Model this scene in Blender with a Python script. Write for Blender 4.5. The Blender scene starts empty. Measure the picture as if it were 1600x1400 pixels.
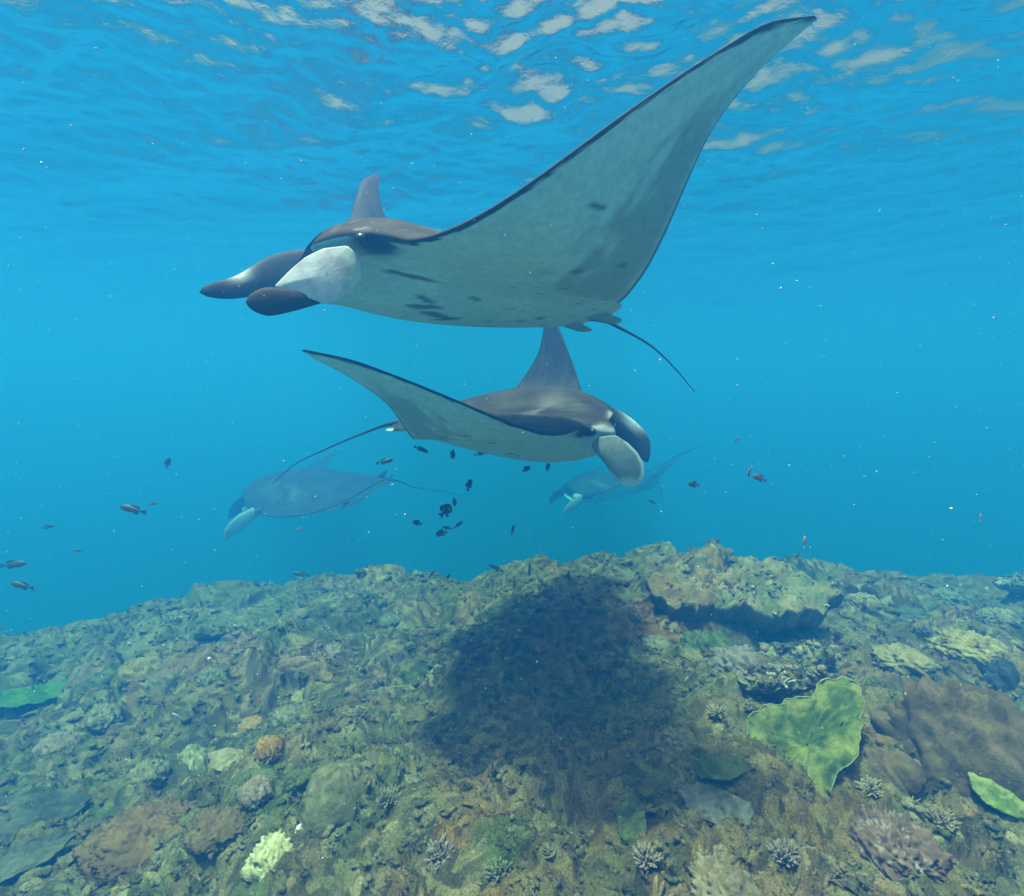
import bpy, math, random
import numpy as np
from mathutils import Vector, Matrix

# ------------------------------------------------------------------ camera, world, sun, exposure
scene = bpy.context.scene
FPX = 860.0                                   # focal length in pixels of the 1600 px wide photograph
PITCH = math.atan(100 / FPX)
cam_data = bpy.data.cameras.new('camera')
cam = bpy.data.objects.new('camera', cam_data)
scene.collection.objects.link(cam)
cam.location = (0, 0, 0)
cam.rotation_euler = (math.pi / 2 - PITCH, 0, 0)
cam_data.sensor_width = 36
cam_data.lens = 36 * FPX / 1600
cam_data.clip_start = 0.05
cam_data.clip_end = 500
scene.camera = cam

SUN_DIR = Vector((-0.19, -0.11, 0.96)).normalized()      # towards the sun
world = bpy.data.worlds.new('World')
scene.world = world
world.use_nodes = True
wn = world.node_tree.nodes
sky = wn.new('ShaderNodeTexSky')
sky.sky_type = 'NISHITA'
sky.sun_disc = False
sky.sun_elevation = math.asin(SUN_DIR.z)
sky.sun_rotation = math.atan2(SUN_DIR.x, SUN_DIR.y)
sky.dust_density = 10.0
sky.air_density = 1.0
sky.ozone_density = 1.0
wn['Background'].inputs['Strength'].default_value = 0.15
tint = wn.new('ShaderNodeMixRGB'); tint.blend_type = 'MULTIPLY'; tint.inputs['Fac'].default_value = 1.0
tint.inputs['Color2'].default_value = (1.0, 0.88, 0.54, 1)         # warm tint over the whole sky, added to turn the surface glints cream
world.node_tree.links.new(sky.outputs[0], tint.inputs['Color1'])
world.node_tree.links.new(tint.outputs[0], wn['Background'].inputs['Color'])

sun_data = bpy.data.lights.new('sun', 'SUN')
sun_data.energy = 5.0
sun_data.angle = math.radians(4.5)          # the rippled surface spreads the sun's disc
sun_data.color = (1.0, 0.95, 0.86)
sun = bpy.data.objects.new('sun', sun_data)
scene.collection.objects.link(sun)
sun.rotation_euler = (-SUN_DIR).to_track_quat('-Z', 'Y').to_euler()

vs = scene.view_settings
vs.view_transform = 'Standard'
vs.look = 'None'
vs.gamma = 1.0
vs.use_curve_mapping = False
vs.exposure = 0.77
cy = scene.cycles
cy.use_denoising = True
cy.max_bounces = 8
cy.diffuse_bounces = 3
cy.glossy_bounces = 3
cy.transmission_bounces = 4
cy.volume_bounces = 3
cy.transparent_max_bounces = 12
cy.caustics_reflective = False
cy.caustics_refractive = False
cy.sample_clamp_indirect = 4.0

# ------------------------------------------------------------------ small helpers
def pix(px, py, y):
    """point at distance y in front of the camera seen at a pixel of the 1600 x 1400 photograph"""
    x = (px - 800) / FPX
    u = (700 - py) / FPX
    d = np.array([x, math.cos(PITCH) + u * math.sin(PITCH), -math.sin(PITCH) + u * math.cos(PITCH)])
    return d * (y / d[1])

def link(o, parent=None):
    scene.collection.objects.link(o)
    if parent is not None:
        o.parent = parent
    return o

def mesh_from(name, V, Fq, mat, parent=None, smooth=True, col=None):
    """one mesh object from vertex and face arrays"""
    me = bpy.data.meshes.new(name)
    V = np.asarray(V, np.float32)
    if isinstance(Fq, np.ndarray):
        n, k = Fq.shape
        me.vertices.add(len(V)); me.vertices.foreach_set('co', V.ravel())
        me.loops.add(n * k); me.loops.foreach_set('vertex_index', Fq.astype(np.int32).ravel())
        me.polygons.add(n)
        me.polygons.foreach_set('loop_start', np.arange(0, n * k, k, dtype=np.int32))
        me.update(calc_edges=True)
        me.validate()
    else:
        me.from_pydata([tuple(v) for v in V], [], [tuple(f) for f in Fq])
        me.update()
    if smooth:
        me.polygons.foreach_set('use_smooth', np.ones(len(me.polygons), bool))
    if col is not None:
        a = me.color_attributes.new('pigment', 'FLOAT_COLOR', 'POINT')
        c4 = np.ones((len(V), 4), np.float32); c4[:, :3] = col
        a.data.foreach_set('color', c4.ravel())
    if mat is not None:
        me.materials.append(mat)
    o = bpy.data.objects.new(name, me)
    return link(o, parent)

def tag(o, label=None, cat=None, group=None, kind=None):
    if label: o['label'] = label
    if cat: o['category'] = cat
    if group: o['group'] = group
    if kind: o['kind'] = kind
    return o

def empty(name, loc, rot=None):
    o = bpy.data.objects.new(name, None)
    o.empty_display_size = 0.1
    link(o)
    o.location = loc
    if rot is not None:
        o.rotation_euler = rot
    return o

def grid_faces(n, m, wrap_m=False):
    i = np.arange(n - 1)[:, None]
    j = np.arange(m if wrap_m else m - 1)[None, :]
    j2 = (j + 1) % m
    return np.stack([i * m + j, i * m + j2, (i + 1) * m + j2, (i + 1) * m + j], -1).reshape(-1, 4)

# ---- noise in numpy
def _h(ix, iy, seed):
    n = (ix.astype(np.int64) * 374761393 + iy.astype(np.int64) * 668265263 + seed * 974634777) & 0xffffffff
    n = ((n ^ (n >> 13)) * 1274126177) & 0xffffffff
    n = n ^ (n >> 16)
    n = (n * 2246822519) & 0xffffffff
    return ((n ^ (n >> 15)) & 0xffffff) / float(0x1000000)

def perlin(x, y, seed=0):
    ix = np.floor(x); iy = np.floor(y)
    fx = x - ix; fy = y - iy
    u = fx * fx * fx * (fx * (fx * 6 - 15) + 10); v = fy * fy * fy * (fy * (fy * 6 - 15) + 10)
    def g(a, b, dx, dy):
        t = _h(ix + a, iy + b, seed) * (2 * np.pi)
        return np.cos(t) * dx + np.sin(t) * dy
    n00 = g(0, 0, fx, fy); n10 = g(1, 0, fx - 1, fy); n01 = g(0, 1, fx, fy - 1); n11 = g(1, 1, fx - 1, fy - 1)
    return ((n00 * (1 - u) + n10 * u) * (1 - v) + (n01 * (1 - u) + n11 * u) * v) * 1.5

def fbm(x, y, octv=4, seed=0, gain=0.5):
    r = 0; a = 1.0
    for k in range(octv):
        r = r + a * perlin(x * 2 ** k, y * 2 ** k, seed + k * 17)
        a *= gain
    return r

def worley(x, y, seed=0):
    """distance to the nearest point, to the second nearest, and three random numbers of the nearest cell"""
    ix = np.floor(x); iy = np.floor(y)
    d1 = np.full(x.shape, 9.0); d2 = np.full(x.shape, 9.0)
    bx = np.zeros(x.shape); by = np.zeros(x.shape)
    for a in (-1, 0, 1):
        for b in (-1, 0, 1):
            cx = ix + a; cyy = iy + b
            d = np.hypot(cx + _h(cx, cyy, seed) - x, cyy + _h(cx, cyy, seed + 5) - y)
            m = d < d1
            d2 = np.where(m, d1, np.minimum(d2, d))
            bx = np.where(m, cx, bx); by = np.where(m, cyy, by)
            d1 = np.where(m, d, d1)
    return d1, d2, _h(bx, by, seed + 11), _h(bx, by, seed + 12), _h(bx, by, seed + 13)

def smooth01(t):
    t = np.clip(t, 0, 1)
    return t * t * (3 - 2 * t)

# ---- materials
def new_mat(name):
    m = bpy.data.materials.new(name)
    m.use_nodes = True
    nt = m.node_tree
    return m, nt, nt.nodes['Principled BSDF'], nt.nodes['Material Output']

def pigment_mat(name, rough=0.7, grain=60.0, gamt=0.35, bump=0.3, bscale=90.0, spec=0.2, bdist=0.01):
    """pigment from the mesh, broken up by fine procedural grain and relief"""
    m, nt, b, out = new_mat(name)
    L = nt.links.new
    att = nt.nodes.new('ShaderNodeAttribute'); att.attribute_name = 'pigment'
    tc = nt.nodes.new('ShaderNodeTexCoord')
    n1 = nt.nodes.new('ShaderNodeTexNoise'); n1.inputs['Scale'].default_value = grain; n1.inputs['Detail'].default_value = 5; n1.inputs['Roughness'].default_value = 0.7
    L(tc.outputs['Object'], n1.inputs['Vector'])
    mr = nt.nodes.new('ShaderNodeMapRange')
    mr.inputs['From Min'].default_value = 0.25; mr.inputs['From Max'].default_value = 0.75
    mr.inputs['To Min'].default_value = 1 - gamt; mr.inputs['To Max'].default_value = 1 + gamt
    L(n1.outputs['Fac'], mr.inputs['Value'])
    mul = nt.nodes.new('ShaderNodeVectorMath'); mul.operation = 'SCALE'
    L(att.outputs['Color'], mul.inputs[0]); L(mr.outputs[0], mul.inputs['Scale'])
    L(mul.outputs[0], b.inputs['Base Color'])
    b.inputs['Roughness'].default_value = rough
    b.inputs['Specular IOR Level'].default_value = spec
    if bump > 0:
        n2 = nt.nodes.new('ShaderNodeTexNoise'); n2.inputs['Scale'].default_value = bscale; n2.inputs['Detail'].default_value = 6; n2.inputs['Roughness'].default_value = 0.7
        L(tc.outputs['Object'], n2.inputs['Vector'])
        bp = nt.nodes.new('ShaderNodeBump'); bp.inputs['Strength'].default_value = bump; bp.inputs['Distance'].default_value = bdist
        L(n2.outputs['Fac'], bp.inputs['Height']); L(bp.outputs[0], b.inputs['Normal'])
    return m

M_REEF = pigment_mat('reef_rock', 0.9, 130, 0.8, 0.8, 110, 0.05, 0.02)
M_CORAL = pigment_mat('living_coral', 0.85, 45, 0.35, 0.7, 55, 0.08, 0.016)
M_SKIN = pigment_mat('manta_skin', 0.65, 38, 0.20, 0.35, 120, 0.18, 0.005)
M_FISH = pigment_mat('fish_scales', 0.45, 120, 0.25, 0.2, 200, 0.4, 0.002)

def plain_mat(name, col, rough=0.5, var=0.2, scale=30, spec=0.3):
    m, nt, b, out = new_mat(name)
    tc = nt.nodes.new('ShaderNodeTexCoord')
    n = nt.nodes.new('ShaderNodeTexNoise'); n.inputs['Scale'].default_value = scale; n.inputs['Detail'].default_value = 4
    nt.links.new(tc.outputs['Object'], n.inputs['Vector'])
    r = nt.nodes.new('ShaderNodeValToRGB')
    r.color_ramp.elements[0].position = 0.3; r.color_ramp.elements[1].position = 0.7
    r.color_ramp.elements[0].color = (*[c * (1 - var) for c in col], 1); r.color_ramp.elements[1].color = (*[min(1, c * (1 + var)) for c in col], 1)
    nt.links.new(n.outputs['Fac'], r.inputs['Fac']); nt.links.new(r.outputs['Color'], b.inputs['Base Color'])
    b.inputs['Roughness'].default_value = rough; b.inputs['Specular IOR Level'].default_value = spec
    return m

M_EYE = plain_mat('eye_dark', (0.012, 0.012, 0.014), 0.15, 0.1, 10, 0.6)
M_GILL = plain_mat('gill_dark', (0.085, 0.09, 0.085), 0.7, 0.2, 20, 0.1)
M_SPECK = plain_mat('drifting_matter', (0.6, 0.6, 0.56), 0.8, 0.15, 5, 0.1)

# ------------------------------------------------------------------ the water: its surface seen from below, and its body
SURF = 1.62
rng = np.random.default_rng(11)
def wave(x, y):
    z = np.zeros_like(x)
    wx = x + 0.10 * perlin(x * 1.3, y * 1.3, 3) + 0.03 * perlin(x * 5, y * 5, 4)
    wy = y + 0.10 * perlin(x * 1.3, y * 1.3, 5) + 0.03 * perlin(x * 5, y * 5, 6)
    r = np.random.default_rng(5)
    for k in range(46):
        lam = 0.16 * (14 ** r.random())
        th = math.radians(72) + r.normal() * 0.55
        kx, ky = math.cos(th) * 2 * math.pi / lam, math.sin(th) * 2 * math.pi / lam
        amp = lam * 0.0084 * (0.6 + 0.8 * r.random())
        p = kx * wx + ky * wy + r.random() * 6.28
        s = np.sin(p)
        z += amp * (s + 0.28 * np.cos(2 * p))
    patch = smooth01(0.5 + 0.9 * fbm(x * 0.45, y * 0.45, 2, 9))
    z *= (0.45 + 0.6 * patch) * (0.55 + 1.65 * np.exp(-((x - 0.35) / 1.15) ** 2 - ((y - 3.0) / 1.3) ** 2))      # waves steepened above the ray, shaped to gather the glints there
    z += 0.011 * fbm(x * 6, y * 6, 3, 21)
    return z

def polar_grid(nf, nb, front, r0, r1, nr, r2, nr2):
    fa = np.linspace(-front, front, nf)
    ba = np.linspace(front, 2 * math.pi - front, nb + 2)[1:-1]
    A = np.concatenate([fa, ba])
    Rr = np.concatenate([np.geomspace(r0, r1, nr), np.geomspace(r1, r2, nr2 + 1)[1:]])
    X = Rr[:, None] * np.sin(A)[None]; Y = Rr[:, None] * np.cos(A)[None]
    return X, Y, len(Rr), len(A)

X, Y, n, m = polar_grid(480, 60, math.radians(58), 0.8, 14, 400, 120, 40)
R_ = np.hypot(X, Y)
Z = SURF + wave(X, Y) * np.interp(R_, [0, 3, 6, 14, 40], [1, 1, .72, .36, .2])
V = np.concatenate([np.stack([X, Y, Z], -1).reshape(-1, 3), [[0, 0, SURF]]])
Fg = grid_faces(n, m, True)
m_surf, nt, b, out = new_mat('water_surface')
nt.nodes.remove(b)
fr = nt.nodes.new('ShaderNodeFresnel'); fr.inputs['IOR'].default_value = 1.333
tr = nt.nodes.new('ShaderNodeBsdfTransparent')
gl = nt.nodes.new('ShaderNodeBsdfGlossy'); gl.inputs['Roughness'].default_value = 0.0; gl.inputs['Color'].default_value = (1, 1, 1, 1)
mx = nt.nodes.new('ShaderNodeMixShader')
tc = nt.nodes.new('ShaderNodeTexCoord')
nz = nt.nodes.new('ShaderNodeTexNoise'); nz.inputs['Scale'].default_value = 14; nz.inputs['Detail'].default_value = 5; nz.inputs['Roughness'].default_value = 0.6
bp = nt.nodes.new('ShaderNodeBump'); bp.inputs['Strength'].default_value = 0.6; bp.inputs['Distance'].default_value = 0.014
nt.links.new(tc.outputs['Object'], nz.inputs['Vector']); nt.links.new(nz.outputs['Fac'], bp.inputs['Height'])
nt.links.new(bp.outputs[0], fr.inputs['Normal']); nt.links.new(bp.outputs[0], gl.inputs['Normal'])
nt.links.new(fr.outputs[0], mx.inputs[0]); nt.links.new(tr.outputs[0], mx.inputs[1]); nt.links.new(gl.outputs[0], mx.inputs[2])
nt.links.new(mx.outputs[0], out.inputs['Surface'])
faces = np.concatenate([Fg[:, ::-1]])
surf_o = mesh_from('water_surface', V, faces, m_surf)
tag(surf_o, kind='structure')
me = surf_o.data
if me.polygons[0].normal.z < 0:
    me.flip_normals()

def water_volume(d, sc, ab):
    m, nt, b, out = new_mat('sea_water')
    nt.nodes.remove(b)
    v = nt.nodes.new('ShaderNodeVolumePrincipled')
    c = [s / d for s in sc]
    a = [max(0, 1 - x / (d * (1 - k))) ** 2 for x, k in zip(ab, c)]
    v.inputs['Color'].default_value = (*c, 1)
    v.inputs['Absorption Color'].default_value = (*a, 1)
    v.inputs['Density'].default_value = d
    v.inputs['Anisotropy'].default_value = 0.25
    nt.links.new(v.outputs[0], out.inputs['Volume'])
    m.cycles.homogeneous_volume = True
    return m
M_WATER = water_volume(0.32, (0.0034, 0.0325, 0.102), (0.175, 0.053, 0.043))
def haze_box(x0, x1, y0, y1, z0, z1):
    V = [(x, y, z) for z in (z0, z1) for y in (y0, y1) for x in (x0, x1)]
    Fb = [(0, 2, 3, 1), (4, 5, 7, 6), (0, 1, 5, 4), (2, 6, 7, 3), (0, 4, 6, 2), (1, 3, 7, 5)]
    o = mesh_from('haze', V, Fb, M_WATER, smooth=False)
    return tag(o, 'blue sea water filling the whole scene', 'sea water', kind='stuff')
haze_box(-70, 70, -40, 90, -14, SURF - 0.22)

# ------------------------------------------------------------------ the reef
CREST = np.array([(-400, 1060, 4.5), (0, 1012, 4.6), (100, 977, 4.8), (200, 966, 5.0), (300, 952, 5.1), (400, 928, 5.2), (500, 906, 5.3), (600, 900, 5.4), (750, 884, 5.4),
                  (870, 872, 5.4), (960, 868, 5.3), (1020, 860, 5.2), (1070, 850, 5.0), (1130, 852, 4.8), (1190, 862, 4.8), (1250, 880, 5.0), (1300, 892, 5.4),
                  (1400, 892, 5.6), (1500, 899, 5.6), (1600, 908, 5.5), (2000, 930, 5.2)], float)
def base_height(x, y):
    yy = np.maximum(y, 0.35)
    a = np.clip(800 + FPX * x / yy, -400, 2000)
    yc = np.interp(a, CREST[:, 0], CREST[:, 2])
    pc = np.interp(a, CREST[:, 0], CREST[:, 1])
    zc = -(pc - 600) / FPX * yc - 0.10
    zn = -1.66 + 0.10 * np.clip(x, -2, 2) - 0.02 * x * x
    t = yy / yc
    h = zn + (zc - zn) * smooth01((yy - 1.0) / (yc - 1.0))
    over = np.maximum(0, yy - yc)
    h = h - 0.55 * over ** 1.25
    h = np.where(y < 0.35, h - 0.06 * (0.35 - y), h)
    return np.maximum(h, -10.5 + 0.4 * np.sin(x * .3) * np.cos(y * .23))

def mound(x, y, cx, cyy, rx, ry, hgt):
    d = ((x - cx) / rx) ** 2 + ((y - cyy) / ry) ** 2
    return hgt * np.exp(-d * 1.2)

def reef_height(x, y):
    h = base_height(x, y)
    r = np.hypot(x, y)
    fade = np.clip(1.25 - r / 30, 0.2, 1)
    wx = x + 0.09 * perlin(x * 2.1, y * 2.1, 31) + 0.03 * perlin(x * 7, y * 7, 32)
    wy = y + 0.09 * perlin(x * 2.1, y * 2.1, 33) + 0.03 * perlin(x * 7, y * 7, 34)
    h = h + 0.16 * fbm(x * 0.8, y * 0.8, 3, 41) * fade
    d1, d2, a1, a2, a3 = worley(wx / 0.62, wy / 0.62, 51)
    h = h + 0.15 * (a1 ** 1.5) * np.sqrt(np.clip(1 - (d1 / 0.75) ** 2, 0, 1)) * smooth01((d2 - d1) / .35)
    e1, e2, b1, b2, b3 = worley(wx / 0.23, wy / 0.23, 61)
    h = h + 0.046 * (0.15 + b1) * np.sqrt(np.clip(1 - (e1 / 0.8) ** 2, 0, 1)) * smooth01((e2 - e1) / .28)
    f1, f2, c1, c2, c3 = worley(wx / 0.085, wy / 0.085, 71)
    h = h + 0.017 * (0.2 + c1) * np.sqrt(np.clip(1 - (f1 / 0.8) ** 2, 0, 1)) * smooth01((f2 - f1) / .25)
    g1, g2, q1, q2, q3 = worley(wx / 0.036, wy / 0.036, 81)
    h = h + 0.0085 * (0.2 + q1) * np.sqrt(np.clip(1 - (g1 / 0.8) ** 2, 0, 1)) * smooth01((g2 - g1) / .22)
    h = h - mound(x, y, 1.62, 3.38, .50, .22, .30) + mound(x, y, 1.65, 4.3, .7, .5, .08) - mound(x, y, 1.75, 4.95, .5, .5, .14) - mound(x, y, 4.4, 5.7, 1.6, 1.2, .06) - mound(x, y, -1.0, 5.4, 2.0, .9, .06)
    h = h + 0.014 * np.abs(fbm(x * 9, y * 9, 3, 91)) + 0.004 * fbm(x * 60, y * 60, 2, 95)
    return h, (a1, a2, a3), (b1, b2, b3), (c1, c2, c3), (q1, q2, q3)

PAL = np.array([(.115, .120, .070), (.19, .175, .135), (.25, .165, .150), (.27, .205, .115), (.060, .052, .036), (.085, .125, .050),
                (.16, .125, .075), (.21, .10, .045), (.13, .135, .12), (.36, .32, .25)])
def reef_pigment(x, y, A, B, C, Q):
    wmid = np.array([.24, .18, .10, .08, .12, .09, .10, .02, .07]); cs = np.cumsum(wmid / wmid.sum())
    ib = np.searchsorted(cs, B[1]).clip(0, 8); ia = np.searchsorted(cs, A[1]).clip(0, 8); ic = np.searchsorted(cs, C[1]).clip(0, 8)
    n1 = smooth01(0.5 + 1.1 * fbm(x * 2.2, y * 2.2, 3, 101))[..., None]
    n2 = smooth01(0.5 + 1.2 * fbm(x * 6, y * 6, 3, 111))[..., None]
    col = PAL[ia] * (1 - n1) + PAL[ib] * n1
    col = col * (1 - 0.55 * n2) + PAL[ic] * 0.55 * n2
    col = col * (0.40 + 1.15 * Q[1][..., None])
    pale = ((Q[2] > 0.93) & (C[2] > 0.35))[..., None]
    col = np.where(pale, PAL[9] * (0.7 + 0.5 * Q[0][..., None]), col)
    pk = (smooth01(2.2 * fbm(x * 1.1 + 7, y * 1.1, 3, 131) - 0.35) * (C[2] > 0.5))[..., None] * 0.6
    col = col * (1 - pk) + np.array([.27, .16, .14]) * pk
    wm = (smooth01(1.6 * fbm(x * 1.9 + 11, y * 1.9, 3, 151) + .30 * x - .25) * (.35 + .65 * C[1]))[..., None] * .6       # warm encrusting growth, mostly on the right
    col = col * (1 - wm) + np.array([.30, .185, .095]) * (0.5 + 0.9 * Q[1][..., None]) * wm
    # sediment and green turf thicken away from the camera's ridge to the left
    turf = smooth01(0.45 + 0.8 * fbm(x * 0.7 + 3, y * 0.7, 3, 121) - 0.12 * x)[..., None] * 0.5
    col = col * (1 - turf) + np.array([.13, .15, .085]) * (0.6 + 0.8 * Q[1][..., None]) * turf
    return np.clip(col * np.array([1.00, .90, .60]), 0.01, 0.7)

X, Y, n, m = polar_grid(860, 80, math.radians(56), 0.75, 8.5, 620, 110, 50)
H, A, B, C, Q = reef_height(X, Y)
sx = 0.020 * perlin(X * 11, Y * 11, 141) + 0.06 * perlin(X * 3.1, Y * 3.1, 142)
sy = 0.020 * perlin(X * 11, Y * 11, 143) + 0.06 * perlin(X * 3.1, Y * 3.1, 144)
colr = reef_pigment(X, Y, A, B, C, Q).reshape(-1, 3)
V = np.stack([X + sx, Y + sy, H], -1).reshape(-1, 3)
nring = len(V)
V = np.concatenate([V, [[0, 0, -1.75]]]); colr = np.concatenate([colr, [[.12, .12, .08]]])
Fg = grid_faces(n, m, True)
reef = mesh_from('reef', V, Fg[:, ::-1], M_REEF, col=colr)
if reef.data.polygons[0].normal.z < 0:
    reef.data.flip_normals()
tag(reef, kind='structure')
V_REEF = V

def ground_z(x, y):
    return float(reef_height(np.array([float(x)]), np.array([float(y)]))[0][0])

def ground_hit(px, py):
    """where the line of sight through a pixel of the photograph meets the reef"""
    ys = np.linspace(0.9, 9, 900)
    P = np.array([pix(px, py, 1.0)]) * ys[:, None]
    h = reef_height(P[:, 0], P[:, 1])[0]
    i = np.argmax(P[:, 2] < h)
    return P[i] if P[i, 2] < h[i] else P[-1]

# ------------------------------------------------------------------ manta rays
LEC = np.array([(0, .205), (.05, .205), (.085, .19), (.11, .155), (.15, .135), (.2, .122), (.25, .098), (.3, .062), (.35, .015), (.4, -.042), (.45, -.107), (.48, -.152), (.5, -.2)])
TEC = np.array([(0, -.262), (.04, -.26), (.07, -.245), (.1, -.215), (.15, -.172), (.2, -.142), (.25, -.122), (.3, -.11), (.35, -.108), (.4, -.12), (.45, -.155), (.48, -.185), (.5, -.206)])
def herm(Cc, s):
    x = Cc[:, 0]; y = Cc[:, 1]; d = np.diff(y) / np.diff(x)
    mm = np.empty_like(y); mm[0] = d[0]; mm[-1] = d[-1]; mm[1:-1] = (d[1:] + d[:-1]) / 2
    s = np.clip(s, x[0], x[-1]); i = np.clip(np.searchsorted(x, s, side='right') - 1, 0, len(x) - 2)
    h = x[i + 1] - x[i]; t = (s - x[i]) / h
    return (2 * t ** 3 - 3 * t ** 2 + 1) * y[i] + (t ** 3 - 2 * t ** 2 + t) * h * mm[i] + (-2 * t ** 3 + 3 * t ** 2) * y[i + 1] + (t ** 3 - t ** 2) * h * mm[i + 1]

def wing_curve(s, W):
    """bent wing: leading and trailing edge, lateral and vertical position, slope, twist"""
    S = np.linspace(0, .5, 201)
    Cc = np.array([(0, 0), (.06, 0)] + list(zip((.10, .22, .36, .5), np.radians(W[:4]))))
    th = herm(Cc, S); ds = S[1] - S[0]
    Yw = np.concatenate([[0], np.cumsum((np.cos(th[1:]) + np.cos(th[:-1])) / 2 * ds)])
    Zw = np.concatenate([[0], np.cumsum((np.sin(th[1:]) + np.sin(th[:-1])) / 2 * ds)])
    k = np.clip((s - .1) / .4, 0, 1); bl = np.sin(np.pi * k)
    xl = herm(LEC, s) - W[4] * k ** 1.5 + W[6] * bl; xt = herm(TEC, s) - W[4] * k ** 1.5 + W[7] * bl
    return xl, xt, np.interp(s, S, Yw), np.interp(s, S, Zw), np.interp(s, S, th), np.radians(W[5]) * k

def rot_matrix(yaw, pitch, roll):
    return Matrix.Rotation(math.radians(yaw), 3, 'Z') @ Matrix.Rotation(-math.radians(pitch), 3, 'Y') @ Matrix.Rotation(math.radians(roll), 3, 'X')

def blade(name, pts, wdir, hw, th, parent, scale, col_out, col_in, side, n=26, k=16, tip=None, endl=.12, patch=None):
    """a fin: oval sections along a curved line; outer face and inner face have their own pigment"""
    pts = np.array(pts, float); wdir = np.array(wdir, float)
    t0 = np.linspace(0, 1, len(pts)); t = np.linspace(0, 1, n)
    C_ = np.stack([herm(np.stack([t0, pts[:, i]], 1), t) for i in range(3)], 1)
    W_ = np.stack([np.interp(t, t0, wdir[:, i]) for i in range(3)], 1)
    W_ /= np.linalg.norm(W_, axis=1)[:, None]
    h_ = np.maximum(herm(np.stack([t0, hw], 1), t), 0.001); q_ = np.interp(t, t0, th)
    endr = np.sqrt(np.clip(1 - np.clip((t - 1 + endl) / endl, 0, 1) ** 2, 0.0004, 1))
    h_ = h_ * endr; q_ = q_ * (0.25 + 0.75 * endr)
    T_ = np.gradient(C_, axis=0); T_ /= np.linalg.norm(T_, axis=1)[:, None]
    N_ = np.cross(T_, W_); N_ /= np.linalg.norm(N_, axis=1)[:, None]
    a = np.linspace(0, 2 * np.pi, k, endpoint=False)
    V_ = C_[:, None] + W_[:, None] * (h_[:, None] * np.cos(a))[..., None] + N_[:, None] * (q_[:, None] * np.sin(a))[..., None]
    out_ = (N_[:, None, 1] * np.sin(a)[None] * side) > -0.02
    col = np.where(out_[..., None], np.array(col_out), np.array(col_in))
    if tip is not None:
        w = smooth01((t - tip[0]) / 0.12)[:, None, None]
        col = col * (1 - w) + np.array(tip[1]) * w
    if patch is not None:
        w = (np.exp(-((t - patch[0]) / patch[1]) ** 2)[:, None] * smooth01((np.cos(a)[None] - .1) / .5))[..., None]
        col = col * (1 - w) + np.array(patch[2]) * w
    V_ = V_.reshape(-1, 3) * scale; col = col.reshape(-1, 3)
    Fb = grid_faces(n, k, True)
    V_ = np.concatenate([V_, [C_[0] * scale], [C_[-1] * scale]]); col = np.concatenate([col, col[:1], col[-1:]])
    caps = [[n * k, (j + 1) % k, j, j] for j in range(k)] + [[n * k + 1, (n - 1) * k + j, (n - 1) * k + (j + 1) % k, (n - 1) * k + (j + 1) % k] for j in range(k)]
    Fl = [tuple(f) for f in Fb] + [tuple(f[:3]) for f in caps]
    return mesh_from(name, V_, Fl, M_SKIN, parent, col=col)

def sheet_fin(outline, y0, side, bulge, thick, parent, scale, colfn):
    """a thin unrolled head fin: outline in the side view, bulging outwards, with real thickness"""
    oc = np.array(outline, float); k = 72
    l = np.r_[oc, oc[:1]]; d = np.r_[0, np.cumsum(np.hypot(*np.diff(l, axis=0).T))]; t = np.linspace(0, d[-1], k, endpoint=False)
    o2 = np.stack([np.interp(t, d, l[:, 0]), np.interp(t, d, l[:, 1])], 1)
    o2 = (np.roll(o2, 1, 0) + 2 * o2 + np.roll(o2, -1, 0)) / 4
    c0 = o2.mean(0); f = np.array([.02, .2, .4, .55, .7, .82, .9, .96, 1.0]); nr = len(f)
    U = c0 + f[:, None, None] * (o2 - c0)[None]; F2 = np.broadcast_to(f[:, None], U.shape[:2])
    # the free front and lower margin curls slightly inwards
    yo = y0 + bulge * (1 - F2 ** 2) - 2.2 * np.clip(U[..., 0] - c0[0], 0, 1) ** 2 - 9.0 * np.clip(c0[0] - .010 - U[..., 0], 0, 1) ** 2
    th = thick * np.sqrt(np.clip(1 - F2 ** 4, .02, 1))
    out_ = np.stack([U[..., 0], side * yo, U[..., 1]], -1); in_ = np.stack([U[..., 0], side * (yo - th), U[..., 1]], -1)
    V_ = np.concatenate([out_.reshape(-1, 3), in_[::-1].reshape(-1, 3)]) * scale
    co = colfn(U[..., 0], U[..., 1], F2); ci_ = np.broadcast_to(DARK, co.shape)
    o = mesh_from('cephalic_fin', V_, grid_faces(2 * nr, k, True), M_SKIN, parent, col=np.concatenate([co.reshape(-1, 3), ci_.reshape(-1, 3)]))
    import bmesh
    bm = bmesh.new(); bm.from_mesh(o.data); bmesh.ops.recalc_face_normals(bm, faces=bm.faces); bm.to_mesh(o.data); bm.free()
    return o

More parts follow.
